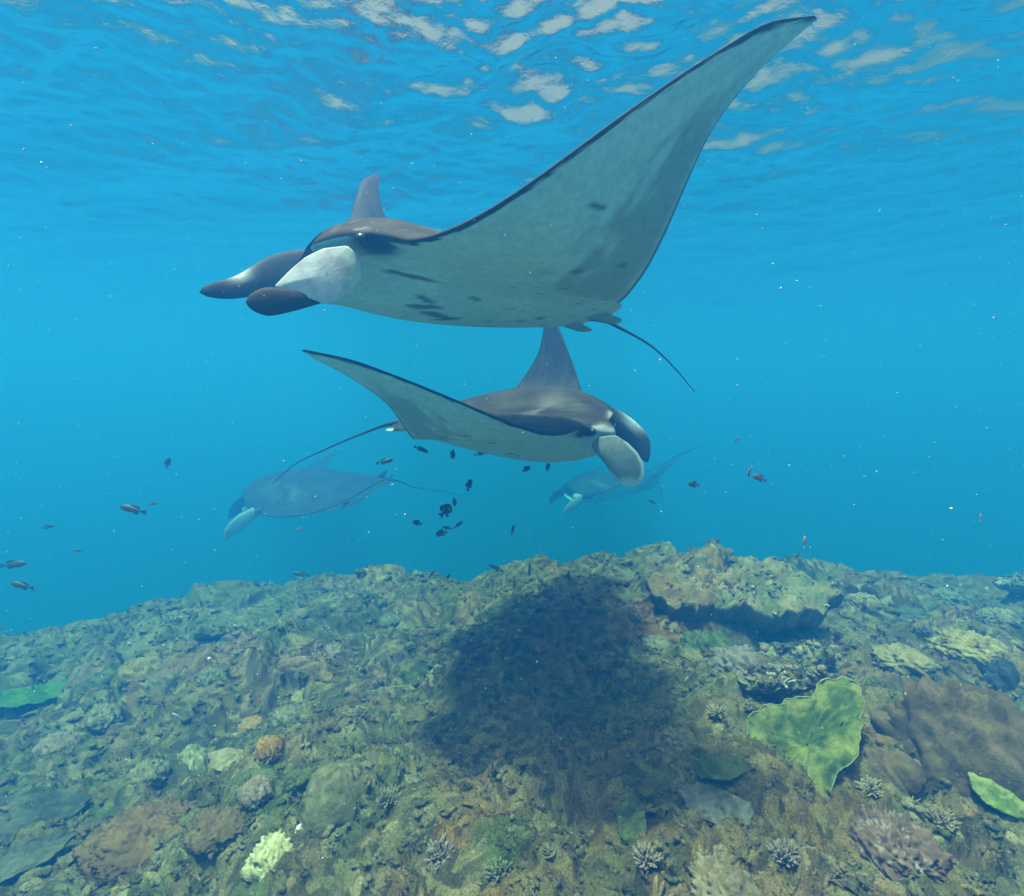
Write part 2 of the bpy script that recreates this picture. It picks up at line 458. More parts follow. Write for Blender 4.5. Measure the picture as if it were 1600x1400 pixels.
def tube(name, pts, rad, parent, mat, n=60, k=8, col=None):
    pts = np.array(pts, float)
    l = np.r_[0, np.cumsum(np.linalg.norm(np.diff(pts, axis=0), axis=1))]; l /= l[-1]
    t = np.linspace(0, 1, n)
    C_ = np.stack([herm(np.stack([l, pts[:, i]], 1), t) for i in range(3)], 1)
    r_ = np.interp(t, np.linspace(0, 1, len(rad)), rad)
    T_ = np.gradient(C_, axis=0); T_ /= np.linalg.norm(T_, axis=1)[:, None]
    up = np.array([0.1, 0.2, 1.0]); A_ = np.cross(T_, up); A_ /= np.linalg.norm(A_, axis=1)[:, None]; B_ = np.cross(T_, A_)
    a = np.linspace(0, 2 * np.pi, k, endpoint=False)
    V_ = (C_[:, None] + (A_[:, None] * np.cos(a)[None, :, None] + B_[:, None] * np.sin(a)[None, :, None]) * r_[:, None, None]).reshape(-1, 3)
    Fb = grid_faces(n, k, True)
    V_ = np.concatenate([V_, C_[:1], C_[-1:]])
    Fl = [tuple(f) for f in Fb] + [(n * k, (j + 1) % k, j) for j in range(k)] + [(n * k + 1, (n - 1) * k + j, (n - 1) * k + (j + 1) % k) for j in range(k)]
    return mesh_from(name, V_, Fl, mat, parent, col=None if col is None else np.tile(np.array(col), (len(V_), 1)))

DARK = np.array([.036, .031, .031]); BELLY = np.array([.66, .80, .71]); WHITE = np.array([.82, .82, .82]); GREYV = np.array([.16, .17, .17])  # green in the belly white paints in the light's colour cast
def manta(label, DW, P, WL, WR, fins, tail_px, seed, belly=BELLY, res=1.0, smear=1.0, droop=0.0, lift=0.0, upa=.066, loa=.044, streaks=(), marks=()):
    """P: position, yaw, pitch, roll. WL, WR: bend of the left and right wing. fins: blades of the two cephalic fins."""
    pos = Vector(P[:3]); R3 = rot_matrix(*P[3:6])
    root = empty('manta_ray', pos, R3.to_euler())
    tag(root, label, 'manta ray', 'manta rays swimming above the reef')
    Rn = np.array(R3)
    Ns = int(240 * res); Nc = int(90 * res)
    u = np.linspace(-1, 1, Ns); S = 0.5 * np.sign(u) * np.abs(u) ** 1.2
    c = 0.5 * (1 - np.cos(np.pi * np.linspace(0, 1, Nc)))
    cl = np.concatenate([c[::-1], c[1:-1]])            # trailing edge > upper > leading edge > lower
    up = np.concatenate([np.ones(Nc), np.zeros(Nc - 2)]).astype(bool)
    s = np.abs(S)
    Lw = wing_curve(s, WL); Rw = wing_curve(s, WR)
    pick = lambda i: np.where(S >= 0, Lw[i], Rw[i])
    xl, xt, Yw, Zw, th, tw = [pick(i) for i in range(6)]
    sg = np.where(S >= 0, 1.0, -1.0)
    nrm = np.stack([0 * s, -np.sin(th) * sg, np.cos(th)], 1)
    xm = (xl + xt) / 2; hl = (xl - xt) / 2
    cen = np.stack([xm, Yw * sg, Zw], 1)
    dirv = np.stack([hl * np.cos(tw), 0 * s, 0 * s], 1) + nrm * (hl * np.sin(tw))[:, None]
    g = np.exp(-(s / .105) ** 2.2)[:, None]
    ca = np.clip(cl / .35, 0, 1); cb = np.clip((cl - .35) / .65, 0, 1)
    body = (1 - (1 - ca) ** 2.2) ** .62 * (1 - cb ** 1.6)
    naca = (0.2969 * np.sqrt(cl) - .126 * cl - .3516 * cl ** 2 + .2843 * cl ** 3 - .1036 * cl ** 4) / .1
    twg = (.017 * np.clip(1 - s / .5, 0, 1) ** .9 + .0010)[:, None]
    zu = g * upa * body + twg * naca; zl = g * loa * body + .6 * twg * naca
    off = np.where(up[None], zu, -zl)
    ms = np.clip(1 - (s / .083) ** 4, 0, 1)[:, None]
    cav = .055 * ms * np.clip(1 - cl[None] / .045, 0, 1)
    V_ = cen[:, None] + dirv[:, None] * (1 - 2 * cl)[None, :, None] + nrm[:, None] * off[..., None]
    V_ += nrm[:, None] * (lift * np.exp(-((s - .14) / .07) ** 2))[:, None, None] * ((1 - cl) ** 2)[None, :, None]
    V_[..., 2] -= droop * np.clip(V_[..., 0] - .10, 0, 1) ** 2
    V_[..., 0] -= cav
    # pigment
    CC = np.broadcast_to(cl[None], off.shape); SS = np.broadcast_to(s[:, None], off.shape); SG = np.broadcast_to(S[:, None], off.shape)
    UP = np.broadcast_to(up[None], off.shape)
    chord = (2 * hl)[:, None]
    nz = fbm(SG * 22, CC * 9 + seed, 4, 200 + seed); nf = fbm(SG * 60, CC * 40, 3, 300 + seed)
    dors = DARK * (1 + .5 * nz[..., None])
    sh = np.exp(-((SS - .10) / .045) ** 2 - ((CC - .30 - .6 * (SS - .1)) / .07) ** 2) * smooth01(.5 + 1.2 * nz)
    dors = dors + sh[..., None] * np.array([.075, .07, .07])
    vent = belly * (1 + .07 * nz[..., None])
    sm = smooth01((CC - .50 - .15 * nz) / .22) * smooth01((SS - .13) / .06) * smooth01((.46 - SS) / .08) * (1 - smooth01((CC - .93) / .05) * .5) * smear
    vent = vent * (1 - .5 * sm[..., None]) + GREYV * .5 * sm[..., None]
    dist_le = CC * chord
    rim = .0030 + .0055 * np.exp(-((SS - .15) / .05) ** 2) + .004 * smooth01((SS - .44) / .04)
    rim = rim * (1 + .7 * nf + .3 * nz)
    rm = (1 - smooth01((dist_le - rim) / .0025)) * (SS > .105)
    te = smooth01((CC - .975) / .02) * (SS > .1)
    rm = np.maximum(rm, te * .8)
    vent = vent * (1 - rm[..., None]) + DARK * rm[..., None]
    r = np.random.default_rng(700 + seed)
    for (ss, cc, bq, a, rot_) in streaks:              # elongated dark markings
        dx = (CC - cc) * chord; dy = SG - ss
        ex = dx * math.cos(rot_) + dy * math.sin(rot_); ey = -dx * math.sin(rot_) + dy * math.cos(rot_)
        w = smooth01(1.6 - ((ex / bq) ** 2 + (ey / a) ** 2) * (1 + .6 * nf)) * .85
        vent = vent * (1 - w[..., None]) + GREYV * .45 * w[..., None]
    for q in range(46):                               # small dark belly spots
        ss = abs(r.normal(.10, .10)); cc = r.uniform(.42, .95); sd = r.choice([-1, 1])
        a, bq = r.uniform(.0018, .0055), r.uniform(.004, .013)
        dx = (CC - cc) * chord; dy = SG - sd * ss
        rot_ = r.uniform(-.5, .5); ex = dx * math.cos(rot_) + dy * math.sin(rot_); ey = -dx * math.sin(rot_) + dy * math.cos(rot_)
        w = smooth01(2.0 * np.exp(-((ex / bq) ** 2 + (ey / a) ** 2)) - .4) * r.uniform(.45, .95)
        vent = vent * (1 - w[..., None]) + GREYV * .5 * w[..., None]
    col = np.where(UP[..., None], dors, vent)
    xs = V_[..., 0]; zs = V_[..., 2]
    # pale cheek below and in front of the eye, dark patch behind it
    eyes = {}
    for sd in (1, -1):
        i = np.argmin(np.abs(S - sd * .116)); j = np.argmin(np.abs(V_[i, :, 0] - .152) + 9 * (~up))
        eyes[sd] = V_[i, j].copy()
    ep = np.where((SG >= 0)[..., None], eyes[1], eyes[-1]) + np.array([-.016, 0, -.004])
    dq = V_ - ep
    eyp = np.exp(-(dq[..., 0] / .024) ** 2 - (dq[..., 1] / .03) ** 2 - (dq[..., 2] / (.0095 + .004 * nf)) ** 2)
    eyp = smooth01(eyp * 1.6)
    z0 = zs + droop * np.clip(xs - .10, 0, 1) ** 2; ze = ep[..., 2] + droop * np.clip(ep[..., 0] - .10, 0, 1) ** 2
    chk = smooth01((SS - .080) / .012) * smooth01((.128 - SS) / .01) * smooth01((xs - .128) / .02) * smooth01((ze + .011 + .008 * nf - z0) / .006)
    col = col * (1 - chk[..., None]) + WHITE * .9 * chk[..., None]
    col = col * (1 - eyp[..., None]) + DARK * eyp[..., None]
    for (mx_, my_, mz_, rx_, ry_, rz_, cm_) in marks:
        w = smooth01(1.5 * np.exp(-((V_[..., 0] - mx_) / rx_) ** 2 - ((V_[..., 1] - my_) / ry_) ** 2 - ((V_[..., 2] - mz_) / rz_) ** 2) * (1 + .5 * nf))[..., None]
        col = col * (1 - w) + np.array(cm_) * w
    scr = smooth01((fbm(SG * 150 + 30 * CC, CC * 9, 2, 900 + seed) - .62) / .1)[..., None] * .35          # old scratches and scuffs
    col = col * (1 - scr * UP[..., None]) + np.array([.14, .13, .13]) * scr * UP[..., None]
    mo = (ms * np.clip(1 - cl[None] / .035, 0, 1) > .12)[..., None]
    col = np.where(mo, np.array([.03, .035, .04]), col)
    V_ = V_.reshape(-1, 3) * DW
    K = len(cl)
    Fb = grid_faces(Ns, K, True)
    cap0 = [tuple(range(K))]; cap1 = [tuple((Ns - 1) * K + j for j in range(K))[::-1]]
    body_o = mesh_from('body', V_, Fb, M_SKIN, root, col=col.reshape(-1, 3))
    bm_n = np.array(body_o.data.polygons[len(Fb) // 2].normal)
    import bmesh
    bm = bmesh.new(); bm.from_mesh(body_o.data); bmesh.ops.recalc_face_normals(bm, faces=bm.faces); bm.to_mesh(body_o.data); bm.free()
    for f in fins:
        if 'outline' in f:
            so = sheet_fin(f['outline'], f['y0'], f['s'], f['bulge'], f['thick'], root, DW, f['col'])
            for q in f.get('sub', ()):
                blade('fin_tip', q['p'], q['w'], q['h'], q['t'], so, DW, DARK, DARK, f['s'], endl=.35)
            continue
        blade('cephalic_fin', f['p'], f['w'], f['h'], f['t'], root, DW, f.get('o', DARK), f.get('i', DARK), f['s'], tip=f.get('tip'), endl=.3, patch=f.get('patch'))
    for sd in (1, -1):
        # eye on the side of the head
        import bmesh
        bm = bmesh.new(); bmesh.ops.create_uvsphere(bm, u_segments=14, v_segments=10, radius=.0070 * DW)
        me = bpy.data.meshes.new('eye'); bm.to_mesh(me); bm.free(); me.materials.append(M_EYE)
        me.polygons.foreach_set('use_smooth', np.ones(len(me.polygons), bool))
        eo = bpy.data.objects.new('eye', me); link(eo, root); eo.location = eyes[sd] * DW + np.array([0, -sd * .002 * DW, -.005 * DW])
        # pelvic fin beside the tail
        blade('pelvic_fin', [(-.215, sd * .028, -.006), (-.240, sd * .033, -.008), (-.262, sd * .036, -.010), (-.276, sd * .034, -.010)],
              [(0, 1, .1)] * 4, [.014, .015, .012, .006], [.004, .003, .002, .002], root, DW, belly * .55, belly * .55, 1, n=12, k=10)
        # gill slits under the body
        Vg = V_.reshape(Ns, K, 3)
        for q in range(5):
            x0 = .115 - .030 * q; pts = []
            for t in np.linspace(0, 1, 7):
                ss = sd * (.040 + .052 * t - .004 * q); xx = x0 - .012 * t + .012 * math.sin(t * math.pi)
                i = np.argmin(np.abs(S - ss)); rows = np.where(~up)[0]; j = rows[np.argmin(np.abs(Vg[i, rows, 0] / DW - xx))]
                pts.append(Vg[i, j])
            pts = np.array(pts)
            tube('gill_slit', pts + np.array([0, 0, .002 * DW]), [.0003 * DW, .0014 * DW, .0017 * DW, .0013 * DW, .0003 * DW], root, M_GILL, n=14, k=6)
    # dorsal fin at the tail base
    blade('dorsal_fin', [(-.232, 0, .006), (-.243, 0, .018), (-.256, 0, .029), (-.264, 0, .034)], [(1, 0, .15)] * 4, [.020, .015, .008, .003], [.004, .003, .002, .001], root, DW, DARK, DARK, 1, n=10, k=8)
    Ri = Rn.T
    tp = [np.array([-.235, 0, 0]) * DW, np.array([-.268, 0, 0]) * DW]
    for (px, py, yy) in tail_px:
        tp.append(Ri @ (pix(px, py, yy) - np.array(P[:3])))
    tube('tail', tp, [.0065 * DW, .0032 * DW, .0023 * DW, .0018 * DW, .0013 * DW, .0007 * DW], root, M_SKIN, n=70, k=8, col=DARK * .8)
    return root

def wingp(a, b):
    return a

# nearest ray, heading left
m1 = [-0.274, 2.393, 0.414, 211.545, 5.995, 5.912]
def flap_col(x, z, f):
    n_ = fbm(x * 60, z * 60, 3, 77)
    w = np.clip(.80 + .25 * n_ + .25 * smooth01((-.045 - z) / .03), .4, 1)[..., None]
    c = np.array([.60, .63, .69]) * w
    e = smooth01((x - .203 + .3 * (z + .045)) / .012)[..., None] * .35
    c = c * (1 - e) + np.array([.35, .38, .45]) * e
    b_ = smooth01((.172 + .012 * n_ - x) / .022)[..., None]            # runs out into the belly colour
    return c * (1 - b_) + BELLY * .92 * b_
f1 = [dict(s=1, outline=[(.226, -.074), (.212, -.055), (.200, -.041), (.184, -.029), (.160, -.020), (.143, -.030), (.140, -.046), (.152, -.064), (.166, -.077), (.180, -.083), (.198, -.079), (.212, -.076)], y0=.110, bulge=.004, thick=.003, col=flap_col,
           sub=[dict(p=[(.172, .100, -.070), (.203, .106, -.082), (.229, .108, -.089), (.249, .106, -.093)], w=[(.15, .1, .95)] * 4, h=[.005, .009, .0130, .0105], t=[.004, .005, .005, .003])]),
      dict(s=-1, p=[(.125, -.088, .020), (.190, -.096, .004), (.238, -.093, -.026), (.280, -.088, -.042)], w=[(.4, 0, .9)] * 4, h=[.030, .023, .0135, .011], t=[.006, .005, .005, .004], i=np.array([.055, .06, .075]), tip=(.72, DARK * .7), patch=(.62, .07, (.55, .58, .62)))]
manta('largest manta ray gliding left, pale belly, one wing raised to the surface', 3.2, m1,
      [-22.257, 3.267, 51.708, 58.253, -.067, -5.632, -.009, -.009], [23.255, 33.83, 64.6, 69.333, -.195, -14.33, -.054, -.023], f1,
      [(956, 506, 2.98), (1018, 541, 3.12), (1055, 576, 3.22), (1085, 612, 3.30)], 1, droop=3.2, lift=.015, upa=.020, loa=.040,
      streaks=[(.085, .26, .030, .0042, .12), (.035, .34, .022, .0050, .25), (.020, .39, .024, .0060, -.2), (.012, .43, .020, .0042, .5), (.05, .33, .012, .004, -.3)])

# second ray, heading right below it
m2 = [0.056, 3.561, -0.277, -11.039, -0.971, 2.574]
def paddle_col(x, z, f):
    n_ = fbm(x * 60, z * 60, 3, 78)
    t_ = smooth01((-.066 - z) / .016 + .3 * n_)[..., None]
    e = (smooth01((f - .86) / .06) * np.maximum(smooth01((x - .20) / .02), smooth01((-.055 - z) / .01)))[..., None] * .95  # light caught by the lower lip and front edge, painted as whiter pigment
    t_ = np.maximum(t_, e)
    return np.array([.30, .34, .33]) * (1 + .15 * n_[..., None]) * (1 - t_) + np.array([.86, .88, .88]) * t_
f2 = [dict(s=-1, outline=[(.145, -.012), (.165, .001), (.190, .005), (.212, -.008), (.230, -.026), (.241, -.046), (.243, -.068), (.236, -.082), (.220, -.089), (.205, -.085), (.190, -.071), (.172, -.046), (.152, -.026)], y0=.110, bulge=.004, thick=.003, col=paddle_col),
      dict(s=1, p=[(.100, .080, .022), (.175, .096, .012), (.236, .100, -.032), (.258, .098, -.080)], w=[(.3, 0, .9), (.45, 0, .85), (.75, 0, .6), (.9, 0, .3)], h=[.018, .024, .022, .012], t=[.005, .005, .004, .003], o=DARK * 1.3, i=DARK * 1.4, patch=(.52, .10, (.60, .66, .72)))]
manta('dark-backed manta ray heading right beneath the largest ray, white mouth flap hanging down', 3.2, m2,
      [-1.489, 15.457, 73.48, 78.307, -.202, 12.138, -.029, -.045], [7.141, 2.372, 37.202, 38.366, -.009, 9.876, .001, -.012], f2,
      [(560, 680, 3.85), (500, 706, 3.95), (460, 726, 4.02), (425, 756, 4.08)], 2, lift=.010, loa=.058,
      marks=[(.100, -.125, .022, .022, .03, .0065, (.75, .76, .78)), (.165, -.098, .012, .016, .03, .009, (.55, .57, .58)), (.185, -.06, .035, .012, .02, .01, (.30, .31, .33))])

fb = lambda s: dict(s=s, p=[(.150, s * .105, -.002), (.190, s * .118, -.022), (.225, s * .120, -.046), (.245, s * .116, -.070)], w=[(.6, 0, .75)] * 4, h=[.015, .021, .016, .006], t=[.005, .004, .004, .003], o=WHITE * .5, i=DARK)
c3 = (-3.52, 9.30, -1.864)
manta('faint distant manta ray low at left, heading left with pale tail', 5.3, [*c3, 204.0, -5.5, -2.65],
      [-.3, 6.4, 19.1, 64.6, -.01, -1, 0, 0], [4, -2.6, 6.3, 24.5, -.022, 0, 0, 0], [fb(1), dict(fb(-1), o=DARK, i=DARK)], [(650, 762, 10.6), (700, 769, 10.9), (736, 778, 11.1)], 3, res=.6)
c4 = pix(946, 764, 12.6)
manta("faint distant manta ray behind the second ray's head", 5.0, [*c4, 192, -4, 0],
      [8, 24, 44, 60, 0.03, 0, 0, 0], [5, 0, 0, 10, 0, 0, 0, 0], [fb(1), dict(fb(-1), o=DARK, i=DARK)], [(1035, 786, 13.4), (1050, 790, 13.6)], 4, res=.6)

# ------------------------------------------------------------------ corals one can tell apart
import bmesh
def basis(nrm):
    n_ = np.array(nrm, float); n_ /= np.linalg.norm(n_)
    a = np.cross(n_, [0, 1, 0.01]); a /= np.linalg.norm(a)
    return a, np.cross(n_, a), n_

EXTRA = []
def plate_coral(label, outline, nrm, lift=0.05, thick=0.015, relief=0.012, wav=9.0, cols=((.1, .2, .05), (.2, .3, .1)), rim=None, depth=None, jag=0.05, seed=0, name='plate_coral', cat='coral', group=None, ripple=0.0, encrust=False):
    """a living plate: irregular outline on a tilted plane, uneven surface, ragged margin, real thickness"""
    oc = np.array(outline, float); cen = oc.mean(0)
    P0 = ground_hit(*cen) if depth is None else pix(cen[0], cen[1], depth)
    a, b, n_ = basis(nrm)
    P0 = P0 + n_ * lift
    k = 140; l = np.r_[oc, oc[:1]]; d = np.r_[0, np.cumsum(np.hypot(*np.diff(l, axis=0).T))]; t = np.linspace(0, d[-1], k, endpoint=False)
    o2 = np.stack([np.interp(t, d, l[:, 0]), np.interp(t, d, l[:, 1])], 1)
    for _ in range(2): o2 = (np.roll(o2, 1, 0) + 2 * o2 + np.roll(o2, -1, 0)) / 4
    pts = []
    for q in o2:
        dr = pix(q[0], q[1], 1.0); tt = (P0 @ n_) / (dr @ n_); w = dr * tt - P0
        pts.append((w @ a, w @ b))
    pts = np.array(pts); c0 = pts.mean(0); pts = pts - c0; P0 = P0 + a * c0[0] + b * c0[1]
    R0 = np.abs(pts).max()
    ang = np.linspace(0, 2 * np.pi, k, endpoint=False)
    j_ = 1 + jag * (perlin(np.cos(ang) * 4 + seed, np.sin(ang) * 4, 400 + seed) + .8 * perlin(np.cos(ang) * 11 + seed, np.sin(ang) * 11, 401 + seed))
    pts = pts * j_[:, None]
    fr_ = np.array([.02, .08, .15, .22, .29, .36, .43, .5, .57, .64, .7, .76, .82, .87, .92, .96, .985, 1.0]); nr = len(fr_)
    U = fr_[:, None, None] * pts[None]
    x, y = U[..., 0], U[..., 1]
    f_ = np.broadcast_to(fr_[:, None], x.shape)
    z = relief * (fbm(x * wav + seed * 3, y * wav, 4, 410 + seed)) + relief * .5 * fbm(x * wav * 4, y * wav * 4, 2, 420 + seed) + .04 * R0 * f_ ** 3 * perlin(np.cos(ang) * 2.5 + seed, np.sin(ang) * 2.5, 430)[None]
    if ripple: z = z + ripple * np.sin(np.hypot(x, y) * 2 * np.pi / .05 + 3 * perlin(x * 6, y * 6, 5)) * f_
    th_ = thick * np.where(f_ > .9, np.sqrt(np.clip(1 - ((f_ - .9) / .1) ** 2, 0.02, 1)), 1)
    zb = z - th_ - (1 - f_) * R0 * .35
    top = P0 + x[..., None] * a + y[..., None] * b + z[..., None] * n_
    bot = P0 + x[..., None] * a + y[..., None] * b + zb[..., None] * n_
    c1, c2 = np.array(cols[0]), np.array(cols[1])
    mixv = smooth01(.5 + 1.3 * fbm(x * 7 + seed, y * 7, 3, 440 + seed))[..., None]
    ct = c1 * (1 - mixv) + c2 * mixv
    sp = smooth01((perlin(x * 45, y * 45, 450) - .25) / .3)[..., None] * .4
    ct = ct * (1 - sp) + (c2 * 1.3) * sp
    if encrust:                                        # overgrown like the reef around it
        hh, A_, B_, C__, Q_ = reef_height(top[..., 0], top[..., 1])
        e1, e2, b1, _, _ = worley(top[..., 0] / .11, top[..., 1] / .11, 63); g1, g2, q1, _, _ = worley(top[..., 0] / .045, top[..., 1] / .045, 64)
        up_ = .05 * (.2 + b1) * np.sqrt(np.clip(1 - (e1 / .75) ** 2, 0, 1)) + .02 * (.2 + q1) * np.sqrt(np.clip(1 - (g1 / .8) ** 2, 0, 1))
        top = top + (up_ * (1.05 - f_ ** 6))[..., None] * n_
        ct = ct * .45 + reef_pigment(top[..., 0], top[..., 1], A_, B_, C__, Q_) * .75
        EXTRA.append(top[3:-1].reshape(-1, 3))
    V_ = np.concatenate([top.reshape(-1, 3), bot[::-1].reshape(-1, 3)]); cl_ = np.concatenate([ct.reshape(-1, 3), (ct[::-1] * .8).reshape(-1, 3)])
    org = V_.mean(0)
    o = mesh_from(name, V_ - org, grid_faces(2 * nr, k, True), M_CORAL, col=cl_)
    bm = bmesh.new(); bm.from_mesh(o.data); bmesh.ops.recalc_face_normals(bm, faces=bm.faces); bm.to_mesh(o.data); bm.free()
    o.location = org
    tag(o, label, cat, group)
    if rim is not None:
        e = top[-1] - org + n_ * .001
        tube('rim', np.concatenate([e, e[:1]]), [.0028, .0040, .002, .0034, .0025], o, M_CORAL, n=150, k=6, col=rim)
    return o

def dome_coral(label, px, py, wpx, hpx, cols, lump=0.12, wav=14.0, seed=0, depth=None, name='boulder_coral', cat='coral', group=None, sink=0.25, fine=0.03, wpy=None, parent=None):
    """a massive coral head: lumpy, uneven dome resting in the reef"""
    P0 = ground_hit(px, py) if depth is None else pix(px, py, depth)
    r = wpx / FPX * P0[1]; hgt = hpx / FPX * P0[1]; ry = r if wpy is None else wpy / FPX * P0[1]
    nu, nv = 72, 34
    u = np.linspace(0, 2 * np.pi, nu, endpoint=False)[None]; v = np.linspace(-.25, 1, nv)[:, None] * np.pi / 2
    dx, dy, dz = np.cos(v) * np.cos(u), np.cos(v) * np.sin(u), np.sin(v) + 0 * u
    nn = lambda k, s_: perlin(dx * k + dz * k * .6 + s_, dy * k - dz * k * .5 + s_ * 1.7, 500 + s_)
    rad = 1 + .22 * nn(1.3, seed) + lump * np.abs(nn(wav * .25, seed + 1)) * 1.6 + lump * .6 * nn(wav * .6, seed + 2) + fine * nn(wav * 1.6, seed + 3)
    V_ = np.stack([dx * r * rad, dy * ry * rad, (dz * rad) * hgt - sink * hgt], -1)
    mixv = smooth01(.5 + 1.4 * nn(3.0, seed + 5))[..., None]
    c1, c2 = np.array(cols[0]), np.array(cols[1]); cc = c1 * (1 - mixv) + c2 * mixv
    if len(cols) > 2:
        sp = smooth01((nn(9.0, seed + 7) - .22) / .2)[..., None]; cc = cc * (1 - sp) + np.array(cols[2]) * sp
    o = mesh_from(name, V_.reshape(-1, 3), grid_faces(nv, nu, True), M_CORAL, parent, col=cc.reshape(-1, 3))
    bm = bmesh.new(); bm.from_mesh(o.data); bmesh.ops.remove_doubles(bm, verts=bm.verts, dist=1e-5); bmesh.ops.holes_fill(bm, edges=bm.edges); bmesh.ops.recalc_face_normals(bm, faces=bm.faces); bm.to_mesh(o.data); bm.free()
    o.location = P0
    return tag(o, label, cat, group)

GRN = ((.060, .095, .026), (.20, .215, .055)); TAN = ((.27, .20, .11), (.36, .28, .17)); BRN = ((.105, .068, .034), (.165, .11, .058))
GRY = ((.105, .10, .085), (.17, .16, .14)); DKP = ((.055, .06, .045), (.10, .105, .075)); OLV = ((.06, .08, .025), (.12, .14, .045))
plate_coral('big bright green plate coral with pale ruffled margin, right foreground', [(1165, 1122), (1200, 1105), (1270, 1088), (1282, 1062), (1318, 1056), (1342, 1068), (1347, 1130), (1342, 1178), (1300, 1220), (1290, 1262), (1272, 1296), (1240, 1292), (1200, 1252), (1174, 1200)],
            (-.12, -.52, .85), .10, .02, .020, 10, GRN, rim=(.24, .25, .11), seed=1, ripple=.003, jag=.06)
plate_coral('small green plate coral at the left edge of the reef', [(-30, 1078), (30, 1074), (75, 1066), (124, 1058), (108, 1082), (60, 1098), (10, 1106), (-30, 1108)], (.1, -.35, .93), .06, .015, .012, 7, ((.05, .12, .025), (.09, .17, .04)), seed=2)
plate_coral('yellow-green plate coral cut by the right edge of the picture', [(1512, 1204), (1560, 1228), (1630, 1252), (1635, 1300), (1590, 1280), (1552, 1262), (1522, 1236)], (-.15, -.55, .82), .07, .018, .015, 7, ((.12, .18, .04), (.24, .27, .08)), seed=3, ripple=.004)
plate_coral('grey-violet shelf coral above the big green plate', [(1150, 1055), (1200, 1040), (1260, 1045), (1300, 1062), (1262, 1078), (1200, 1080), (1160, 1074)], (-.05, -.28, .96), .10, .022, .015, 9, ((.17, .15, .16), (.25, .22, .21)), rim=(.34, .30, .14), seed=4, encrust=True)
plate_coral('pale encrusted shelf coral on the right slope', [(1180, 1020), (1240, 1005), (1300, 1012), (1310, 1030), (1250, 1040), (1195, 1042)], (-.05, -.25, .96), .10, .025, .02, 9, ((.24, .21, .14), (.34, .31, .2)), seed=5, encrust=True)
plate_coral('rugged overhanging table coral on the crest, dark hollow beneath it', [(1005, 905), (1060, 880), (1130, 872), (1200, 878), (1262, 898), (1308, 926), (1296, 950), (1235, 960), (1165, 952), (1105, 946), (1040, 945)], (-.02, -.10, .99), .0, .10, .05, 8, ((.12, .115, .065), (.21, .18, .11)), depth=3.75, jag=.09, seed=6, name='table_coral', encrust=True)
plate_coral('wide dark table coral on the left slope', [(180, 1010), (215, 972), (290, 950), (370, 950), (404, 968), (398, 985), (340, 992), (300, 1000), (240, 1030), (205, 1040)], (.12, -.22, .96), .10, .03, .02, 7, DKP, jag=.08, seed=7, name='table_coral', encrust=True)
plate_coral('tan plate coral beside the pillowy coral', [(325, 1176), (350, 1168), (378, 1172), (390, 1188), (378, 1204), (352, 1206), (332, 1200)], (.05, -.35, .93), .05, .018, .008, 9, TAN, seed=8)
plate_coral('grey ridged plate coral below the dark shadow at right', [(1058, 1232), (1090, 1222), (1140, 1238), (1180, 1262), (1168, 1296), (1120, 1290), (1080, 1272)], (-.1, -.5, .86), .06, .02, .012, 10, GRY, seed=9, ripple=.004)
plate_coral('dark olive leaf coral standing in the shadow edge', [(962, 1262), (985, 1243), (1008, 1262), (1010, 1300), (990, 1326), (968, 1306)], (-.05, -.75, .66), .06, .012, .01, 8, OLV, seed=10)
plate_coral('dark layered plate coral in the left foreground corner', [(-30, 1252), (40, 1240), (110, 1232), (145, 1244), (120, 1272), (60, 1296), (-30, 1330)], (.15, -.4, .9), .07, .02, .012, 9, DKP, seed=11, ripple=.003)
plate_coral('lower dark layered plate coral at the left picture edge', [(-30, 1335), (30, 1318), (90, 1296), (120, 1300), (80, 1340), (20, 1372), (-30, 1390)], (.15, -.4, .9), .06, .02, .012, 9, ((.07, .075, .06), (.13, .13, .10)), seed=12, ripple=.003)
plate_coral('dark lens-shaped plate coral on the right slope', [(1368, 952), (1400, 944), (1440, 950), (1456, 966), (1430, 980), (1390, 976)], (-.05, -.3, .95), .06, .02, .012, 9, DKP, seed=13)
plate_coral('olive soft plate coral left of the big green plate', [(1078, 1190), (1110, 1178), (1160, 1184), (1172, 1202), (1140, 1218), (1095, 1214)], (-.1, -.45, .89), .05, .02, .012, 8, OLV, seed=14)
plate_coral('pale flat plate coral at the right end of the crest', [(1550, 906), (1590, 900), (1640, 902), (1640, 914), (1590, 916), (1560, 914)], (0, -.12, .99), .12, .03, .015, 8, ((.36, .34, .28), (.46, .44, .38)), seed=15, encrust=True)
dome_coral('large smooth brown boulder coral in the right foreground', 1505, 1185, 108, 135, BRN, .20, 11, 21, fine=.04)
dome_coral('brown lump of coral between the green plate and boulder', 1385, 1205, 46, 42, BRN, .14, 10, 22)
dome_coral('pillowy yellow-grey coral head on the left slope', 296, 1205, 34, 40, ((.20, .20, .10), (.32, .30, .17), (.42, .38, .24)), .22, 16, 23)
dome_coral('rounded brown-green coral head left of the shadow', 530, 1245, 62, 66, ((.13, .125, .06), (.20, .18, .10)), .08, 18, 24)
dome_coral('bright pale yellow coral in the left foreground', 428, 1335, 36, 24, ((.38, .35, .18), (.58, .54, .33)), .30, 16, 25, fine=.06)
dome_coral('small white coral nub beside the pale yellow coral', 470, 1302, 12, 18, ((.75, .75, .60), (.85, .85, .75)), .18, 10, 26)
dome_coral('fuzzy orange sponge lower on the left slope', 420, 1168, 20, 20, ((.30, .15, .03), (.40, .22, .06)), .16, 20, 27, name='sponge', cat='sponge')
dome_coral('orange-brown sponge higher on the left slope', 392, 1135, 20, 16, ((.30, .16, .05), (.40, .23, .08)), .14, 18, 28, name='sponge', cat='sponge')
